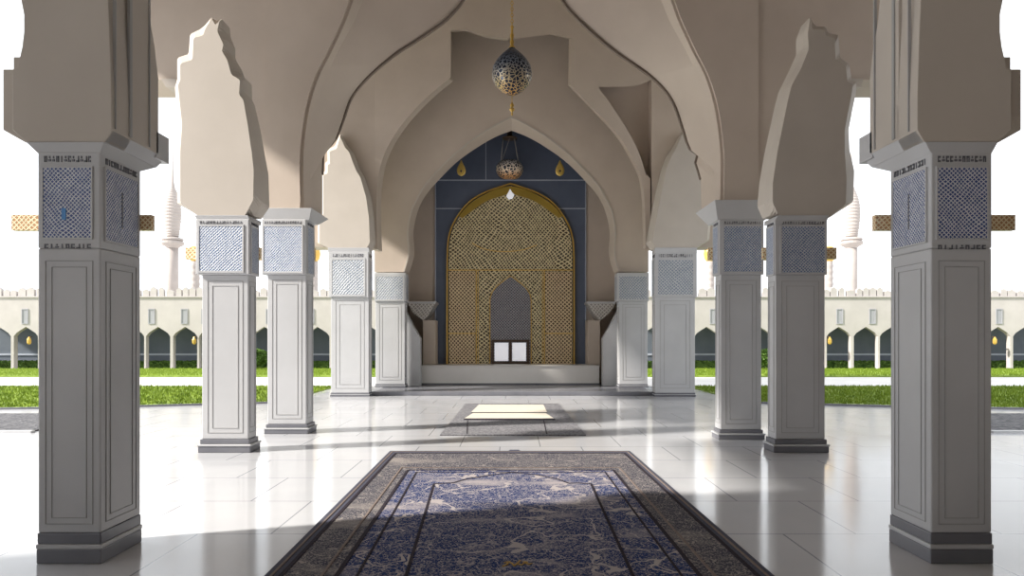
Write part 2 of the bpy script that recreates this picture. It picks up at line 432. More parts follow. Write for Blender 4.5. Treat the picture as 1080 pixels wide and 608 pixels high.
# stepped blocks standing on the B and D columns
def stepped(t, front, back, Y, dep, capx, ycap):
    m = MB()
    n = 160
    f = resample(front+[front[0]], n)[:-1]; b = resample(back+[back[0]], n)[:-1]
    # exact outlines kept: correspondence by nearest arclength
    m.rings([[(XX(a, Y), Y, ZZ(c, Y)) for a, c in f], [(XX(a, Y+dep*.45), Y+dep*.45, ZZ(c, Y+dep*.45)) for a, c in b], [(XX(a, Y+dep*.45), Y+dep, ZZ(c, Y+dep*.45)) for a, c in b]])
    m.build('stepped_block', M['plaster'], t)
    m = MB()
    x0, x1 = XX(capx[0], Y), XX(capx[1], Y); u0, u1 = XX(capx[2], Y), XX(capx[3], Y)
    m.frustum((x0, x1, Y-.01, Y+dep*.8), ZZ(ycap+1, Y), (u0, u1, Y-.03, Y+dep), ZZ(ycap-4.5, Y))
    m.build('bracket', M['stone'], t, .005)
fB = [(209,228),(190,214),(190,160),(192,131),(187.5,89),(190,86),(190,67),(203,63),(204,40),(214,37.5),(217,29),(223.5,20),(227,26),(231.5,22),(229,33),(235.5,47),(234,54),(239.5,63),(244,79),(253,84),(252,100),(256.5,105),(261,130),(266,165),(267.5,180),(267,211),(258,228)]
bB = [(207,226),(187,215),(186.5,160),(188,131),(184.5,92),(187,84),(187,61),(199,57),(200.5,36),(211,31),(217,26),(223.5,17.5),(228,23),(234,19),(235,31),(240,43),(240,54),(247,66),(250,74),(258,82),(258,98),(261,104),(267,130),(272,158),(276,180),(277,215),(268,228)]
stepped(colB, fB, bB, YB, .6, (208,264,206,262), 232)
fB2 = [(872,231),(892,216),(893,190),(891,160),(891,137),(895,116),(899,95),(899,89),(894,87),(892,70),(881.5,63),(880,40),(871,38),(869,31),(857,31),(854,21),(852,35),(853,52),(845,72),(835,90),(831,106),(820,160),(815,193),(815,214),(822,229)]
bB2 = [(876,229),(900,213),(901,180),(896,158),(895,137),(899,116),(903,97),(903,87),(898,84),(896,68),(886,61),(884,37),(873,35),(871,28),(860,28),(854,17),(848,33),(848,50),(839,70),(829,90),(825,105),(814,155),(808,190),(806,214),(812,228)]
stepped(colB2, fB2, bB2, YB, .6, (817,872,820,874), 232)
fD = [(348,263),(337,257),(337,231),(341,226),(341,185),(345.5,183),(345.5,174),(348,173),(347.5,160),(355,157),(358.7,144),(364,156),(368,160),(372,171),(376,181),(380,187),(386,208),(389,229),(390,256),(386,263)]
bD = [(347,262),(335,257),(335,231),(339,226),(339,183),(343,181),(343,172),(345.5,170),(345,158),(353,154),(358.7,141),(366,154),(371,159),(375,169),(379,179),(383,186),(390,207),(393,229),(394.5,256),(391,264)]
stepped(colD, fD, bD, YD, .5, (346,390,346,389), 266)
fD2 = [(734,262),(746,254),(747,231),(747,190),(744,176),(736,160),(728,152),(720,141),(713,157),(708,166),(703,178),(699,198),(693,227),(688,256),(692,262)]
bD2 = [(735,262),(748,254),(750,231),(750,190),(747,175),(738,158),(730,150),(720,138),(710,156),(704,164),(699,177),(694,197),(688,227),(683,256),(688,264)]
stepped(colD2, fD2, bD2, YD, .5, (690,735,691,735), 266)

# ---------------------------------------------------------------- great arch wall
YW = 13.9; YR = 14.94
c1 = [(321,222),(320,190),(320.5,158),(326,116),(336,82),(349.5,55),(364,24),(373,0),(390,-38),(420,-80),(465,-122),(510,-152),(540,-185)]
c1b = [(328,222),(327,190),(327,158),(332,116),(344,82),(357,53),(373,24),(383,0),(400,-34),(428,-74),(470,-114),(512,-143),(540,-172)]
c2l = [(340,230),(340,185),(341,159),(349,153),(356,144),(363,124),(372,101),(390,80),(418,57),(440,43),(465,26),(478,14),(489,0),(503,-26),(520,-50),(540,-75)]
c2r = [(740,229),(739,187),(733,172),(737,164),(726,156),(721,139),(708,105),(687,81.6),(653,58),(634,43),(616,27),(602,13),(592.6,0),(577,-26),(560,-50),(540,-75)]
NS = 90
L1 = resample(smooth(c1), NS); L1b = resample(smooth(c1b), NS)
lL = resample(smooth(c2l[5:]), NS-10); lLr = resample(smooth(c2r[5:]), NS-10)
L2 = resample(c2l[:6], 11)[:-1]+lL
R2 = resample(c2r[:6], 11)[:-1]+lLr
def ring(left, right, Y):
    zb = ZZ(222, YW)
    pl = [(XX(a, Y), ZZ(b, Y)) for a, b in left]; pr = [(XX(a, Y), ZZ(b, Y)) for a, b in right]
    pl[0] = (pl[0][0], zb); pr[0] = (pr[0][0], zb)
    op = pl+pr[::-1][1:]
    ol = XZ([(278,222),(268,208),(252,165),(234,125),(215,98),(192,84),(168,84),(62,84)], YW)
    ol[0] = (ol[0][0], zb)
    orr = [(-a, b) for a, b in ol]
    out = op+orr+[(-ol[-1][0], ROOF), (ol[-1][0], ROOF)]+ol[::-1]
    return [(a, Y, b) for a, b in out]
m = MB()
m.rings([ring(L1, mir(L1)[::-1], YW), ring(L1b, mir(L1b)[::-1], YW+.22), ring(L2, R2, YR)])
m.build('wall_middle', M['vault'], kind='structure', sharp=True)
m = MB(); zlo = ZZ(222, YW)
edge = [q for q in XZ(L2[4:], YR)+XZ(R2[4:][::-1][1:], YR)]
m.band(edge, .045, YR-.05, YR+.03); m.build('trim_11', M['arris_shade'], kind='structure')  # dark band: shade line of the soffit edge put into colour
for s in (1, -1):                        # flat pilaster strips above the third columns + their capitals
    m = MB()
    pts = XZ([(281,222),(317,222)]+[(a-3, b) for a, b in L1 if 0 < b < 215], YW)
    zc = pts[-1][1]
    pts = pts+[(pts[-1][0]+.5, ROOF-1.0), (pts[0][0], ROOF-1.0)]
    pts = [(s*a, b) for a, b in pts]
    m.prism(pts, YW-.06, YW+.05); m.build('trim_%d' % (1 if s > 0 else 2), M['vault'], kind='structure')
for t, i, Yc, side in ((colC, iC, YC, 1), (colC2, iC2, YC2, -1)):
    m = MB(); e = .13
    zb = ZZ(222, YW)-.002
    xin = side*XX(323, YW); xout = side*XX(274, YW)
    X0, X1 = min(xin, xout), max(xin, xout)
    m.frustum((i[0]-.06, i[1]+.06, Yc-.02, Yc+.6), i[2]-.01, (min(X0, i[0]-.12), max(X1, i[1]+.12) , min(Yc-.06, YW-.08), YR-.02 if side > 0 else YW+.3), zb)
    m.build('bracket', M['stone'], t, .005)

# small hanging brackets under the outer ends of the arch wall
for s in (1, -1):
    m = MB(); x = XX(171, YW); x1 = XX(187, YW); z0 = ZZ(92, YW); z1 = ZZ(84, YW)
    a, b = sorted((s*x, s*x1))
    m.frustum((a+.08, b-.02, YW-.02, YW+.8), z0, (a, b, YW-.05, YW+.9), z1+.0)
    m.build('trim_%d' % (3 if s > 0 else 4), M['plaster'], kind='structure')

# ---------------------------------------------------------------- second arch wall (W_D) with squinch
Y1, Y2 = 23.3, 23.95
zb = ZZ(263, Y1)
lf = smooth([(398,263),(397,220),(399,187),(407,159),(425,130),(451,102),(475.5,82)], 8)
topc = [(475.5,32)]+smooth([(492,31),(514,38),(540,41),(562,38.5),(581,36)], 5)+[(603,41),(602,90)]
rf = smooth([(602,90),(632,121),(655,147),(671,175)], 8)[1:]+smooth([(671,175),(677,190),(680,215),(681,263)], 5)[1:]
sq = [(686,263),(686,188)]+smooth([(681,184),(673,159),(655,126),(631,92)], 6)+[(672,91),(687.5,84)]
op = lf+topc+rf+sq
opb = [((a+5 if a < 474 else a), b+2) if a < 540 else (a-3 if a < 684 and (a, b) not in sq else a, b) for a, b in lf+topc+rf]+sq
def wd(o, Y):
    pts = [(XX(a, Y), ZZ(b, Y)) for a, b in o]
    pts[0] = (pts[0][0], zb)
    return [(a, Y, max(b, zb)) for a, b in pts]+[(XX(687.5, Y1), Y, ROOF), (XX(395, Y1), Y, ROOF), (XX(395, Y1), Y, zb)]
m = MB(); m.rings([wd(op, Y1), wd(opb, Y2)]); m.build('wall_arch', M['vault'], kind='structure', sharp=True)
m = MB(); m.prism(XZ([(629,90),(690,78),(690,264),(684,264),(683,188),(676,165),(660,134)], Y2), Y2-.02, Y2+.1); m.build('trim_5', M['vault'], kind='structure')
# folded flanking faces
for nm, xa, xb in (('trim_6', 395, 322), ('trim_7', 687.5, 758)):
    m = MB(); X0 = XX(xa, Y1); X1 = XX(xb, Y1-.35); zf = ZZ(262, Y1)
    p = [(X0, Y1), (X1, Y1-.35), (X1*1.12, Y1-.35), (X1*1.12, Y1+.4), (X0, Y2)]
    m.rings([[(a, b, zf) for a, b in p], [(a, b, ROOF) for a, b in p]]); m.build(nm, M['vault'], kind='structure')

# ---------------------------------------------------------------- inner arch wall in front of the niche
Y3, Y4 = 25.2, 25.75
o4 = [(427,287),(432,267),(431,245),(434,226),(440,212),(449,196),(466,177),(485,159),(506,143),(524,132),(539.5,124)]
i4 = [(431,290),(437,269),(436,247),(438.5,231),(443,217),(450,205),(460,193),(482,171),(506,154),(524,144),(539.5,138)]
A4 = resample(smooth(o4), 60); B4 = resample(smooth(i4), 60)
def m2(p): return [(1079-a, b) for a, b in p][::-1]
def we(o, Y):
    op = o+m2(o)[1:]
    z0 = ZZ(287, Y3)
    pts = [(XX(a, Y), ZZ(b, Y)) for a, b in op]; pts[0] = (pts[0][0], z0); pts[-1] = (pts[-1][0], z0)
    tail = [(XX(684, Y3), z0), (XX(684, Y3), ZZ(262, Y3)), (XX(760, Y3), ZZ(262, Y3)), (XX(760, Y3), ROOF), (XX(320, Y3), ROOF), (XX(320, Y3), ZZ(262, Y3)), (XX(395, Y3), ZZ(262, Y3)), (XX(395, Y3), z0)]
    return [(a, Y, b) for a, b in pts+tail]
m = MB(); m.rings([we(A4, Y3), we(B4, Y4)]); m.build('wall_inner', M['vault'], kind='structure', sharp=True)
m = MB()                                 # thin raised lip around the opening
m.band(XZ([(a-1.2, b) if a < 540 else (a+1.2, b) for a, b in A4+m2(A4)[1:]], Y3), .05, Y3-.03, Y3+.02); m.build('trim_8', M['plaster'], kind='structure')

# chamber side walls, back wall, roof
YN = 28.0
for nm, s in (('wall_left', -1), ('wall_right', 1)):
    m = MB(); x = 3.98; a, b = sorted((s*x, s*(x+.15))); m.box(a, b, Y4, YN, STEP, ROOF); m.build(nm, M['vault'], kind='structure')
m = MB(); m.box(-4.1, 4.1, YN, YN+.3, 0, ROOF); m.build('wall_back', M['vault'], kind='structure')
m = MB(); m.box(-9.2, 9.2, -7, YN+.3, ROOF, ROOF+.3); m.build('ceiling', M['vault'], kind='structure')
for k, s in ((9, -1), (10, 1)):          # unseen high side walls, added for shade and notched to admit sun
    m = MB(); a, b = sorted((s*8.9, s*9.2)); m.prismx([(-7, 8.6), (8.7, 8.6), (8.7, 9.3), (9.3, 10.0), (9.9, 10.4), (10.5, 10.0), (11.1, 9.3), (11.1, 8.6), (20.3, 8.6), (20.3, 10.2), (21.4, 11.2), (22.5, 10.2), (22.5, 8.6), (YN, 8.6), (YN, ROOF), (-7, ROOF)], a, b); m.build('trim_%d' % k, M['plaster'], kind='structure')
m = MB(); m.box(-9.2, -8.9, .6, 4.4, .001, 8.6); m.build('shade_wall_left', M['plaster'], kind='structure')  # unseen wall, added to keep sun off the near left column
m = MB(); m.box(-9.2, -8.9, -7, -4.2, .001, 8.6); m.build('shade_wall_rear', M['plaster'], kind='structure')  # unseen wall, added to narrow the light from behind left
m = MB(); m.box(8.9, 9.2, -7, 11.9, .001, 8.6); m.build('shade_wall_right', M['plaster'], kind='structure')  # unseen wall, added to darken the right side of the hall
m = MB(); m.prism([(-9.2, 0), (9.2, 0), (9.2, ROOF), (-9.2, ROOF)], -7.3, -7); m.build('shade_wall_behind', M['plaster'], kind='structure')  # unseen wall, added to dim light from behind the viewer

# slanted buttress piers and corbels beside the niche
for s, px in ((1, 'left'), (-1, 'right')):
    def q(a): return a if s > 0 else 1079-a
    Y = 25.78
    t = thing('corbel_pier', 'stone pier with triangular latticed corbel %s of the golden niche' % px, 'pier', (XX(q(440), Y+.3), Y+.3, STEP), 'piers flanking the niche')
    zt = ZZ(320, Y)
    pts = [(XX(q(a), Y), ZZ(b, Y)) for a, b in [(424,322),(436,345),(443,357),(443,400)]]+[(XX(q(443), Y), STEP), (XX(q(424), Y), STEP)]
    m = MB(); m.prism(pts, Y, Y+.45); m.build('buttress', M['stone'], t)
    Yp = 26.9
    m = MB(); a, b = sorted((XX(q(446), Yp), XX(q(459), Yp))); m.box(a, b, Yp, Yp+.98, .85, ZZ(338, Yp)); m.build('pilaster', M['vault'], t, .01)
    tri = [(430,320),(459.5,320),(452,333),(447,338),(443,336),(436,330)]
    m = MB(); m.prism([(XX(q(a), Yp), ZZ(b, Yp)) for a, b in tri], Yp-.1, Yp+.98); m.build('corbel', M['lat_spandrel'], t)
    m = MB(); a, b = sorted((XX(q(430), Yp), XX(q(460), Yp))); m.box(a, b, Yp-.13, Yp+.98, ZZ(320.5, Yp), ZZ(318.5, Yp)); m.build('corbel_cap', M['stone'], t)

# steps and platform
m = MB(); m.box(XX(392, 22.95), XX(690, 22.95), 22.95, 27.97, 0.001, STEP-.002); o = m.build('step', M['plinth'], bevel=.02); tag(o, 'broad low dark step running across in front of the niche platform', 'step')
t = thing('platform', 'white stone platform under the golden niche', 'platform', (0, 26.6, STEP))
m = MB(); m.box(XX(444, 26.5), XX(632, 26.5), 26.5, YN-.02, STEP, .80); m.build('body', M['white'], t)
m = MB(); m.box(XX(443.5, 26.45), XX(632.5, 26.45), 26.45, YN-.02, .80, .84); m.build('coping', M['white'], t, .008)
m = MB(); m.box(XX(444, 26.5), XX(632, 26.5), 26.42, 26.5, STEP, STEP+.05); m.build('skirting', M['plinth'], t)

# ---------------------------------------------------------------- golden niche
NY = YN
t = thing('prayer_niche', 'golden latticed pointed prayer niche set in a slate blue wall panel', 'niche', (0, NY-.1, .84))
zf = .84
def nz(p): return XZ(p, NY)
yb = NY-.06
m = MB()
pts = nz([(460,60),(617,60)]); m.box(pts[0][0], pts[1][0], yb, NY, zf, ZZ(40, NY)); m.build('surround', M['bluewall'], t)
m = MB()
for (a, b, c, d) in ((460,617,190,191.2),(460,494,220,221),(584,617,220,221)): m.box(XX(a, NY), XX(b, NY), yb-.02, yb+.01, ZZ(d, NY), ZZ(c, NY))
for a, c, d in ((512.5,135,190),(597,150,172)): m.box(XX(a, NY)-.015, XX(a, NY)+.015, yb-.02, yb+.01, ZZ(d, NY), ZZ(c, NY))
for a in (459.5, 617.5): m.box(XX(a, NY)-.02, XX(a, NY)+.02, yb-.02, yb+.01, zf, ZZ(60, NY))
m.build('pale_lines', M['paleline'], t)
arcL = [(472,386),(472,300),(472.5,262),(475,246),(480,234),(488,222),(498,212),(512,204),(526,199),(538,195)]
AL = smooth(arcL, 6); AR = [(1077-a, b) for a, b in AL][::-1]
arch = AL+AR[1:]
def clampz(p): return [(a, max(b, zf)) for a, b in p]
def inset(pts, k, cx=538.5, base=386):
    out = []
    for a, b in pts: out.append((cx+(a-cx)*(1-k/66.0), b+(k*(386-b)/191.0 if b < 300 else 0)))
    return out
outer = clampz(nz(arch)); inn = clampz(nz(inset(arch, 1.6))); inn2 = clampz(nz(inset(arch, 3.5)))
m = MB(); m.rings([[(a, yb-.06, b) for a, b in inn], [(a, yb-.005, b) for a, b in inn]]); m.build('lattice_field', M['lat_gold'], t)
m = MB(); m.band(outer, .05, yb-.16, yb); m.build('gold_frame', M['gold'], t)
m = MB()   # olive gold reveal under the pointed crown
cr = smooth([(484,229),(496,216),(512,206),(526,200),(538.5,197.5)], 6); cr = cr+[(1077-a, b) for a, b in cr][::-1][1:]
cb = smooth([(488,231),(500,222),(514,213),(528,208),(538.5,205)], 6); cb = cb+[(1077-a, b) for a, b in cb][::-1][1:]
m.prism(nz(cr)+nz(cb)[::-1], yb-.13, yb-.05); m.build('crown_reveal', M['olive'], t)
m = MB()
for seg in (((473,285.5),(604,285.5)), ((502.5,286),(502.5,386)), ((574,286),(574,386)), ((473,352),(502,352)), ((574,352),(604,352))):
    m.band(clampz(nz(seg)), .035, yb-.09, yb-.05)
for a in (504.5, 572): m.band(clampz(nz([(a,286),(a,386)])), .02, yb-.08, yb-.05)
cl = smooth([(498,257),(510,263),(530,266),(552,264),(566,259)], 5); m.band(nz(cl), .03, yb-.075, yb-.055)
m.build('gold_rails', M['gold'], t)
for a, b in ((474, 501.5), (575, 603)):
    m = MB(); m.box(XX(a, NY), XX(b, NY), yb-.075, yb-.055, zf, ZZ(353, NY)); m.build('lower_side_panel', M['lat_gold2'], t)
    m = MB(); m.box(XX(a, NY), XX(b, NY), yb-.075, yb-.055, ZZ(351, NY), ZZ(287, NY)); m.build('upper_side_panel', M['lat_gold2'], t)
ia = smooth([(517,386),(517,330),(517.5,314),(522,305),(530,298),(538,292)], 6); ia = ia+[(1077-a, b) for a, b in ia][::-1][1:]
m = MB(); m.prism(clampz(nz(ia)), yb-.09, yb-.05); ip = m.build('inner_arch', M['lat_dark'], t)
m = MB(); m.band(clampz(nz(ia)), .03, yb-.12, yb-.05); m.build('inner_frame', M['gold'], t)
m = MB(); x0, x1 = XX(518.5, NY), XX(558, NY); zt = ZZ(358.5, NY); xm = (x0+x1)/2; w = .09
m.box(x0, x1, yb-.18, yb-.05, zt-w, zt); m.box(x0, x1, yb-.18, yb-.05, zf, zf+w)
for x in (x0, xm-w/2, x1-w): m.box(x, x+w, yb-.18, yb-.05, zf+w, zt-w)
wf = m.build('window_frame', M['brown'], t)
for a, b in ((x0+w, xm-w/2), (xm+w/2, x1-w)):
    m = MB(); m.box(a+.03, b-.03, yb-.12, yb-.08, zf+w+.03, zt-w-.03); m.build('pane', M['pane'], wf)
m = MB(); c = P(538, 206, NY)
gem = [(0,.2),(.07,.07),(.17,-.02),(.10,-.17),(-.05,-.22),(-.15,-.08),(-.07,.06)]
m.prism([(c[0]+a, c[2]+b) for a, b in gem], yb-.2, yb-.12); g = m.build('crown_gem', M['pane'], t, .02); g['label'] = 'white pale ornament at the tip of the arch'

# ---------------------------------------------------------------- lanterns
LY = 12.0
c = P(540, 100.5, LY)
t = thing('hanging_lantern', 'large teardrop pierced lantern, navy above and gold below, hanging high in the middle', 'lantern', c)
k = LY/F
prof = [(.001,-.0),(5,.8),(12,5),(18,11),(21,18),(21.3,23),(20,30),(16,37),(11,42.5),(6,47),(3,50),(2.4,51)]
m = MB(); m.lathe(c, [(a*k, b*k) for a, b in prof], 40); m.build('shade', M['lantern'], t)
m = MB(); m.lathe(c, [(a*k, b*k) for a, b in [(3.2,48),(3.6,50),(1.6,53),(2.4,56),(1.3,59),(2.2,63),(1.2,66),(1.2,70),(2,72),(.8,74)]], 16); m.build('neck', M['gold'], t)
m = MB()
z = c[2]+73*k; n = 0
while z < ROOF-.02:                       # chain: alternating links
    w = .022
    if n % 2: pts = [(c[0]-w/2, c[1], z), (c[0]-w, c[1], z+.03), (c[0]-w/2, c[1], z+.06), (c[0]+w/2, c[1], z+.06), (c[0]+w, c[1], z+.03), (c[0]+w/2, c[1], z), (c[0]-w/2, c[1], z)]
    else: pts = [(c[0], c[1]-w/2, z), (c[0], c[1]-w, z+.03), (c[0], c[1]-w/2, z+.06), (c[0], c[1]+w/2, z+.06), (c[0], c[1]+w, z+.03), (c[0], c[1]+w/2, z), (c[0], c[1]-w/2, z)]
    m.tube(pts, .006, 5); z += .05; n += 1
m.build('chain', M['gold'], t)
m = MB(); m.tube([(c[0], c[1], c[2]), (c[0], c[1], c[2]-8*k)], .006); m.lathe((c[0], c[1], c[2]-22*k), [(a*k, b*k) for a, b in [(.2,0),(1.2,2),(.6,4),(2.6,6),(2.8,7.5),(1.0,9),(2.4,11),(1.6,12.5),(.6,14.5)]], 14); m.build('finial', M['gold'], t)

BY = 26.9; k = BY/F; c = P(537.5, 189, BY)
t = thing('hanging_lantern', 'small round bowl lantern on two wires above the golden niche', 'lantern', c)
m = MB(); m.lathe(c, [(a*k, b*k) for a, b in [(.01,0),(5,.4),(10,2),(13,5),(14.5,9),(14.3,12.5),(12.5,16),(9.5,18.5),(8.5,18.5),(11,15.5),(12.8,12),(13,9),(10,4),(0.01,3)]], 36); m.build('bowl', M['bowl'], t)
top = P(537.5, 146, BY)
m = MB(); m.tube([(c[0]-9*k, c[1], c[2]+18.5*k), (top[0]-7*k, top[1], top[2])], .02); m.tube([(c[0]+9*k, c[1], c[2]+18.5*k), (top[0]+5*k, top[1], top[2])], .02)
m.tube([(c[0]-9*k, c[1]+.25, c[2]+18.5*k), (c[0], c[1], top[2])], .012)
m.build('suspension_wire', M['wire'], t)
m = MB(); m.lathe((top[0], top[1], top[2]), [(8*k, -.5*k), (8*k, .5*k), (3*k, 1*k), (3*k, 7*k)], 16); m.tube([(top[0], top[1], top[2]+6*k), (top[0], top[1], ROOF)], .03)
m.build('ceiling_rod', M['pendwire'], t)
for px, wd_ in ((486.5, 'left'), (590.5, 'right')):
    Yp = 26.6; k = Yp/F; c = P(px, 186, Yp)
    t = thing('gold_pendant', 'gold teardrop pendant hanging to the %s of the bowl lantern' % wd_, 'pendant', c, 'gold teardrop pendants')
    out = smooth([(0,0),(3,1.5),(4.6,5),(4,9),(2,13),(.2,17)], 5); out = out+[(-a, b) for a, b in out][::-1][1:-1]
    m = MB()
    m.rings([[(c[0]+a*k*.7, c[1]-.05, c[2]+(b*.8+1.2)*k) for a, b in out], [(c[0]+a*k, c[1]-.02, c[2]+b*k) for a, b in out], [(c[0]+a*k, c[1]+.02, c[2]+b*k) for a, b in out], [(c[0]+a*k*.7, c[1]+.05, c[2]+(b*.8+1.2)*k) for a, b in out]])
    m.build('drop', M['golddrop'], t)
    m = MB(); m.lathe((c[0], c[1]-.07, c[2]+5*k), [(.001,-.05),(.05,0),(.001,.05)], 10); m.build('stone', M['brown'], t)
    m = MB(); m.tube([(c[0], c[1], c[2]+16.5*k), (c[0], c[1], ROOF)], .008); m.build('cord', M['pendwire'], t)

# ---------------------------------------------------------------- floor, rugs
m = MB(); m.box(-60, 60, -10, 33.5, -.3, 0); m.build('floor', M['floor'], kind='structure')
m = MB(); m.box(-90, 90, 33.5, 160, -.35, -.02); o = m.build('ground', M['paving'], kind='structure')

t = thing('rug', 'large navy and grey patterned rug lying along the middle of the hall', 'rug', (0, 8, .001))
def quad(y, fl, fr):                      # rug edge x at distance y, slight skew
    a = (y-5.47)/(11.5-5.47)
    return (-1.87-.08*a)*fl, (1.98-.10*a)*fr
def rp(u, y):                             # u in -1..1 across, y distance
    l, r = quad(y, 1, 1); return l+(r-l)*(u+1)/2, y
y0, y1 = 4.45, 11.5
def slab(m, pts, z0, z1):
    w = [rp(u, y) for u, y in pts]; m.rings([[(a, b, z0) for a, b in w], [(a, b, z1) for a, b in w]])
m = MB(); slab(m, [(-1,y0),(1,y0),(1,y1),(-1,y1)], .001, .018); m.build('edge_binding', R['edge'], t, .006)
m = MB(); slab(m, [(-.93,y0+.12),(.93,y0+.12),(.93,y1-.28),(-.93,y1-.28)], .018, .022); m.build('border', R['border'], t)
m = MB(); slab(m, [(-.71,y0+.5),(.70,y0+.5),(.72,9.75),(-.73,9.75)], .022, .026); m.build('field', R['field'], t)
pan = [(-.44,y0+.9),(.44,y0+.9),(.5,8.8),(.42,8.85),(.36,8.83),(.3,9.1),(.17,9.38),(.0,9.55),(-.14,9.38),(-.3,9.1),(-.38,8.86),(-.5,8.8)]
m = MB(); slab(m, pan, .026, .030); m.build('prayer_panel', R['panel'], t)
def strip(m, pts, w, z0, z1, closed=True):
    q = [rp(u, y) for u, y in pts]; n = len(q)
    for i in range(n if closed else n-1):
        a, b = q[i], q[(i+1) % n]; dx, dy = b[0]-a[0], b[1]-a[1]; l = math.hypot(dx, dy); nx, ny = -dy/l*w/2, dx/l*w/2
        m.rings([[(a[0]+nx,a[1]+ny,z),(b[0]+nx,b[1]+ny,z),(b[0]-nx,b[1]-ny,z),(a[0]-nx,a[1]-ny,z)] for z in (z0, z1)])
m = MB()
strip(m, [(-.93,y0+.12),(.93,y0+.12),(.93,y1-.28),(-.93,y1-.28)], .035, .018, .027)
strip(m, [(-.71,y0+.5),(.70,y0+.5),(.72,9.75),(-.73,9.75)], .035, .020, .031)
strip(m, [(-.63,y0+.6),(.63,y0+.6),(.65,9.6),(-.66,9.6)], .02, .020, .031)
strip(m, pan, .025, .026, .035); m.build('outline_cord', R['line'], t)
m = MB(); strip(m, [(-.77,y0+.4),(.76,y0+.4),(.78,9.95),(-.79,9.95)], .022, .020, .028); strip(m, [(-.97,y0+.06),(.97,y0+.06),(.97,y1-.1),(-.97,y1-.1)], .02, .017, .024); m.build('pale_cord', R['pale'], t)
m = MB(); rr = random.Random(5)           # little gold flourish
gx, gy = XX(545, 5.66), 5.66
for pts in ([(-.11,-.05),(-.07,0),(-.08,.05),(-.04,.02),(-.02,-.04),(.01,.03),(.03,.08)], [(0,.0),(.04,-.02),(.06,.03),(.1,-.01),(.12,.02)], [(-.1,.03),(-.05,.05)], [(.05,.05),(.09,.04)]):
    q = [(gx+a, gy+b*1.2) for a, b in pts]
    for a, b in zip(q, q[1:]):
        dx, dy = b[0]-a[0], b[1]-a[1]; l = math.hypot(dx, dy); nx, ny = -dy/l*.006, dx/l*.006
        m.rings([[(a[0]+nx,a[1]+ny,z),(b[0]+nx,b[1]+ny,z),(b[0]-nx,b[1]-ny,z),(a[0]-nx,a[1]-ny,z)] for z in (.028, .036)])
m.build('gold_embroidery', M['gold'], t)
m = MB(); m.prism([(XX(536,11.55), .001), (XX(549,11.55), .001), (XX(547,11.55), .02), (XX(538,11.55), .02)], 11.49, 11.6); m.build('edge_tab', R['edge'], t)

t = thing('floor_mat', 'smaller grey mat with a cream centre lying before the niche steps', 'mat', (0, 16.5, .001))
def mp(pts, m, z0, z1):
    w = [(XX(a, 1368/(b-358)), 1368/(b-358)) for a, b in pts]; m.rings([[(x, y, z0) for x, y in w], [(x, y, z1) for x, y in w]])
m = MB(); mp([(464,460),(618,460),(589,426.5),(491,426.5)], m, .001, .02); m.build('mat_base', R['grey'], t)
m = MB(); mp([(490,442.5),(584,442.5),(575.5,437),(499,437)], m, .02, .024); m.build('cream_panel', R['cream'], t)
m = MB(); mp([(497,436),(577,436),(573,428),(505,428)], m, .02, .024); m.build('cream_panel', R['cream'], t)
for sm in ([(489,444.4),(586,444.4),(585,443),(489.5,443)], [(497,436.8),(577,436.8),(577,436.2),(497,436.2)], [(492,459),(493,459),(493.6,445),(492.8,445)], [(576,459),(577,459),(574,445),(573,445)]):
    m = MB(); mp(sm, m, .0201, .026); m.build('seam', R['line'], t)

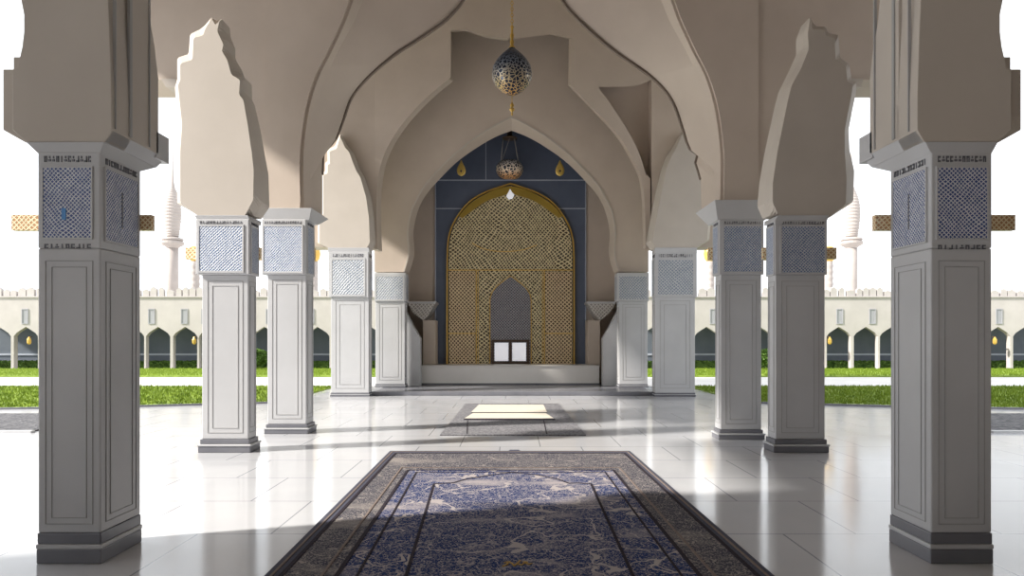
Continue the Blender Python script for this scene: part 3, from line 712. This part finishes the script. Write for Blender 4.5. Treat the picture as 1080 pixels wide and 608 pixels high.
# ---------------------------------------------------------------- outside
for s, w in ((-1, 'left'), (1, 'right')):
    # lawn with a curved near edge
    xi = 6.6
    near = smooth([(s*xi, 20.3), (s*8.6, 19.6), (s*11, 18.9), (s*15, 18.2), (s*22, 17.8), (s*30, 17.6)], 6)
    pts = near+[(s*30, 27.2), (s*xi, 27.2)]
    m = MB(); m.rings([[(a, b, 0.001) for a, b in pts], [(a, b, .03) for a, b in pts]])
    rr = random.Random(s+3); vs = []; fs = []
    for i in range(26000):
        x = s*rr.uniform(xi, 22); ax = abs(x)
        yl = 20.3 if ax < 6.7 else (20.3-(ax-6.6)*.32 if ax < 11 else 18.9-(ax-11)*.17 if ax < 15 else 18.2)
        y = rr.uniform(yl+.05, 27.1); h = rr.uniform(.03, .09); a = rr.uniform(0, 3.14); dx, dy = math.cos(a)*.022, math.sin(a)*.022
        n = len(vs); vs += [(x-dx, y-dy, .02), (x+dx, y+dy, .02), (x+rr.uniform(-.03,.03), y+rr.uniform(-.03,.03), .03+h)]; fs.append((n, n+1, n+2))
    m.add(vs, fs)
    o = m.build('lawn', M['grass']); tag(o, 'bright mown lawn on the %s side beyond the marble floor' % w, 'lawn', 'lawns beside the hall', 'stuff')
    m = MB(); pk = [(a, b-.10) for a, b in near]+[(a, b-.02) for a, b in near][::-1]
    m.rings([[(a, b, 0.001) for a, b in pk], [(a, b, .05) for a, b in pk]]); o = m.build('lawn_kerb', M['plinth']); tag(o, 'thin dark kerb along the near edge of the %s lawn' % w, 'kerb', 'lawn kerbs')
    m = MB(); a, b = sorted((s*9.3, s*24)); m.box(a, b, 13.9, 17.2, .001, .03); o = m.build('gravel_bed', M['gravel']); tag(o, 'strip of grey gravel on the %s, in front of the lawn' % w, 'gravel', 'gravel beds', 'stuff')
    m = MB(); a, b = sorted((s*9.2, s*24.1)); m.box(a, b, 13.78, 13.9, .001, .045); o = m.build('gravel_kerb', M['stone']); tag(o, 'pale kerb edging the gravel strip on the %s' % w, 'kerb', 'gravel kerbs')
    m = MB(); a, b = sorted((s*4.8, s*60)); m.box(a, b, 27.6, 33.4, .001, .012); o = m.build('path', M['paving']); tag(o, 'pale paved path between the two grass strips on the %s' % w, 'path', 'paved paths')
    # far grass strip
    m = MB(); a, b = sorted((s*5, s*34)); m.box(a, b, 34.5, 43.2, -.019, .04)
    vs = []; fs = []
    for i in range(9000):
        x = s*rr.uniform(5, 32); y = rr.uniform(34.6, 42.8); h = rr.uniform(.04, .12); dx = .03; n = len(vs)
        vs += [(x-dx, y, .03), (x+dx, y, .03), (x, y, .04+h)]; fs.append((n, n+1, n+2))
    m.add(vs, fs)
    o = m.build('grass_verge', M['grass']); tag(o, 'far strip of grass at the foot of the %s arcade building' % w, 'grass', 'far grass strips', 'stuff')

    # arcade building: one wing
    BZ = 43.5; kk = BZ/F
    t = thing('arcade_building', 'long white arcaded building with pointed arches beyond the %s lawn' % w, 'building', (s*16, BZ, -.02), 'arcade wings')
    zg = -.02; zt = ZZ(314, BZ); zs = ZZ(355, BZ); za = ZZ(345, BZ)
    base = 540-(540-154) # reference arch at px 154..179.5
    pitch = 28.0
    xs = []
    i0 = -8
    for i in range(i0, 10):
        a = 154+pitch*i+(0.5 if i % 2 else 0); xs.append((a, a+25.5))
    xs = [q for q in xs if q[1] < 440]
    L = [(XX(xs[0][0]-4, BZ), zg)]
    for a, b in xs:
        A, B = XX(a, BZ), XX(b, BZ); mid = (A+B)/2; w_ = B-A
        L += [(A, zg), (A, zs)]+[(A+w_*.1, zs+(za-zs)*.34), (A+w_*.28, zs+(za-zs)*.66), (mid, za), (B-w_*.28, zs+(za-zs)*.66), (B-w_*.1, zs+(za-zs)*.34)]+[(B, zs), (B, zg)]
    L += [(XX(xs[-1][1]+4, BZ), zg), (XX(xs[-1][1]+4, BZ), zt), (XX(xs[0][0]-4, BZ), zt)]
    if s > 0: L = [(-a, b) for a, b in L]
    # remove duplicate leading bottom points is unnecessary: piers touch the ground
    m = MB(); m.prism(L, BZ, BZ+.35); m.build('arcade_wall', M['facade'], t)
    XL, XR = XX(xs[0][0]-4, BZ), XX(xs[-1][1]+4, BZ)
    a, b = sorted((-s*XL, -s*XR)) if s > 0 else (XL, XR)
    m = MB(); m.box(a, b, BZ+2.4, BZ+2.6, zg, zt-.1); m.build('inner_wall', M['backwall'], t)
    m = MB(); m.box(a, b, BZ+.35, BZ+2.6, zt-.1, zt); m.build('roof', M['facade'], t)
    m = MB(); m.box(a, b, BZ+2.34, BZ+2.4, ZZ(376, BZ), ZZ(374, BZ)); m.build('pale_ledge', M['paleline'], t)
    m = MB(); m.box(a, b, BZ-.08, BZ+.3, zt, zt+.08); m.build('cornice', M['facade'], t)
    # parapet merlons: one part each
    rq = random.Random(2); x = a+.1; cnt = 0
    while x < b-.5 and cnt < 95:
        wd2 = rq.uniform(.30, .46); h = rq.uniform(.42, .66)
        m = MB(); m.prism([(x, zt+.08), (x+wd2, zt+.08), (x+wd2, zt+h*.8), (x+wd2*.8, zt+h*.84), (x+wd2*.5, zt+h), (x+wd2*.12, zt+h*.86), (x, zt+h*.86)], BZ, BZ+.22)
        m.build('merlon', M['facade'], t); x += wd2+rq.uniform(.03, .2); cnt += 1
    for j, (a_, b_) in enumerate(xs):     # tall narrow windows above each pier
        cxp = (a_ if j % 2 else a_+6) + (12 if j % 3 == 0 else 0)
        X = XX(cxp, BZ); X = -X if s > 0 else X; wv = .2
        m = MB(); frame_x(m, X-wv, X+wv, ZZ(342, BZ), ZZ(326, BZ), BZ, .05, .04); fo = m.build('window', M['window'], t)
        m = MB(); m.box(X-wv+.05, X+wv-.05, BZ-.01, BZ+.02, ZZ(342, BZ)+.05, ZZ(326, BZ)-.05); m.build('shutter', M['window'], fo)
    # wall lanterns on the piers
    for pxl in (205, 31):
        X = XX(pxl, BZ-.2); X = -X if s > 0 else X
        tl = thing('wall_lantern', 'small gold wall lantern on a pier of the %s arcade, %s' % (w, 'toward the middle' if pxl > 100 else 'near the picture edge'), 'lantern', (X, BZ-.2, ZZ(369, BZ)))
        zc = ZZ(369, BZ)
        m = MB(); m.lathe((X, BZ-.22, zc), [(.02,.3),(.09,.34),(.12,.42),(.12,.6),(.06,.7),(.02,.78)], 8, False); m.build('lamp_body', M['gold'], tl)
        m = MB(); m.box(X-.03, X+.03, BZ-.24, BZ+.0, zc+.74, zc+.8); m.build('arm', M['pendwire'], tl)
    # hedge seen through the arches
    rr = random.Random(9); vs = []; fs = []
    hz0, hz1 = 0.0, ZZ(381, BZ+1.5)
    xa, xb2 = a+.2, b-.2
    for i in range(16000):
        x = rr.uniform(xa, xb2); y = BZ+rr.uniform(.9, 1.9); z = hz0+(hz1-hz0)*rr.random()**.7*rr.uniform(.85, 1.1)
        q = Vector((rr.gauss(0,1), rr.gauss(0,1), rr.gauss(0,1))).normalized(); u = q.cross(Vector((.3,.2,1))).normalized()*.07; v2 = q.cross(u).normalized()*.045
        n = len(vs); c0 = Vector((x, y, max(z, .02))); vs += [tuple(c0-u), tuple(c0+v2), tuple(c0+u), tuple(c0-v2)]; fs.append((n, n+1, n+2, n+3))
    m = MB(); m.box(xa, xb2, BZ+1.1, BZ+1.7, -.019, hz1*.8); m.add(vs, fs)
    o = m.build('hedge', M['hedge']); tag(o, 'low green hedge inside the arches of the %s arcade' % w, 'hedge', 'arcade hedges', 'stuff')

    # minarets and slender towers
    def tower(px, Z, kind, lab):
        k = Z/F; X = XX(px, Z); X = -X if s > 0 else X
        t = thing('minaret', lab, 'minaret', (X, Z, -.02), 'distant white towers')
        zb_ = ZZ(300, Z)
        if kind == 'big':
            m = MB(); m.lathe((X, Z, 0), [(6.3*k, -.02), (5.8*k, ZZ(290, Z)), (5.6*k, ZZ(262, Z))], 20); m.build('shaft', M['minaret'], t)
            m = MB(); prof = [(5.6,262),(7,260.5),(10,259),(11.5,257.5),(11.5,255.5),(9.5,254.5),(11,253.5),(10.5,252),(6.5,250.5)]
            m.lathe((X, Z, 0), [(r*k, ZZ(y, Z)) for r, y in prof], 20, False); m.build('balcony', M['minaret'], t)
            prof = []
            bl = [(6,250),(7,243),(8.2,232),(8.4,222),(7.2,212),(4.8,204),(2.6,198),(1.3,190),(.8,178),(.5,150),(.1,120)]
            sm = smooth([(b_, a_) for a_, b_ in bl], 6)
            for i, (y, r) in enumerate(sm): prof.append((max(r, .1)*k*(1.05 if i % 2 and y > 200 else .97), ZZ(y, Z)))
            m = MB(); m.lathe((X, Z, 0), prof, 24, False); m.build('spire', M['minaret'], t)
        else:
            m = MB(); m.lathe((X, Z, 0), [(4.2*k, -.02), (4*k, ZZ(276, Z))], 16); m.build('shaft', M['minaret'], t)
            m = MB(); prof = []
            for i in range(13): prof.append(((4.1+.45*(i % 2))*k, ZZ(316-i*3.2, Z)))
            m.lathe((X, Z, 0), prof, 16, False); m.build('beaded_band', M['minaret'], t)
            m = MB(); m.lathe((X, Z, 0), [(r*k, ZZ(y, Z)) for r, y in [(4,276),(6,273),(7,268),(6.3,263),(4,260.5),(.2,260)]], 16); m.build('gold_cap', M['gold'], t)
    side_word = w
    tower(182, 66, 'big', 'tall white minaret with onion spire rising behind the %s arcade' % w)
    tower(206, 58, 'small', 'slender white tower with gold cap partly behind the second %s column' % w)
    tower(331, 58, 'small', 'slender white tower with gold cap behind the third %s column' % w)

# leafy shrubs by the inner end of the left and right arcades
for s, px, w in ((-1, 270, 'left'), (1, 270, 'right')):
    Z = 41.5; X = s*abs(XX(px, Z)); rr = random.Random(21+s)
    t = thing('shrub', 'leafy green shrub in front of the %s arcade, seen between columns' % w, 'shrub', (X, Z, .16), 'garden shrubs')
    m = MB(); vs = []; fs = []
    for i in range(1500):
        d = Vector((rr.gauss(0,1), rr.gauss(0,1), rr.gauss(0,1))).normalized()*rr.random()**.4
        c0 = Vector((X+d.x*.7, Z+d.y*.6, .76+d.z*.52)); q = Vector((rr.gauss(0,1), rr.gauss(0,1), rr.gauss(0,1))).normalized(); u = q.cross(Vector((.3,.2,1))).normalized()*.09; v2 = q.cross(u).normalized()*.05
        n = len(vs); vs += [tuple(c0-u), tuple(c0+v2), tuple(c0+u), tuple(c0-v2)]; fs.append((n, n+1, n+2, n+3))
    m.add(vs, fs); m.build('foliage', M['hedge'], t)
    m = MB()
    for i in range(5): m.tube([(X, Z, .17), (X+rr.uniform(-.3,.3), Z+rr.uniform(-.2,.2), .7)], .02, 5)
    m.build('stem', M['brown'], t)

# ---------------------------------------------------------------- light
W = bpy.data.worlds.new('sky'); SC.world = W; W.use_nodes = True
bg = W.node_tree.nodes['Background']; bg.inputs['Color'].default_value = (.93, .965, 1, 1); bg.inputs['Strength'].default_value = 1.25
sd = bpy.data.lights.new('sun', 'SUN'); sd.energy = 6.0; sd.angle = math.radians(3); sd.color = (1, .95, .87)
so = bpy.data.objects.new('sun', sd); COL.objects.link(so)
el, az = math.radians(34), math.radians(198)      # az measured: direction the sun stands in, from +x ccw (180 = left)
d = Vector((math.cos(el)*math.cos(az), math.cos(el)*math.sin(az), math.sin(el)))
so.rotation_euler = d.to_track_quat('Z', 'Y').to_euler(); so.location = (-20, 10, 30)

cam = bpy.data.cameras.new('camera'); cam.lens = F/1080*36; cam.sensor_width = 36; cam.sensor_fit = 'HORIZONTAL'
cam.shift_y = (HY-304)/1080; cam.clip_end = 500
co = bpy.data.objects.new('camera', cam); COL.objects.link(co); co.location = (0, 0, EYE); co.rotation_euler = (math.radians(90), 0, 0)
SC.camera = co
SC.view_settings.view_transform = 'Standard'; SC.view_settings.look = 'None'; SC.view_settings.gamma = 1; SC.view_settings.use_curve_mapping = False
SC.view_settings.exposure = 0.47
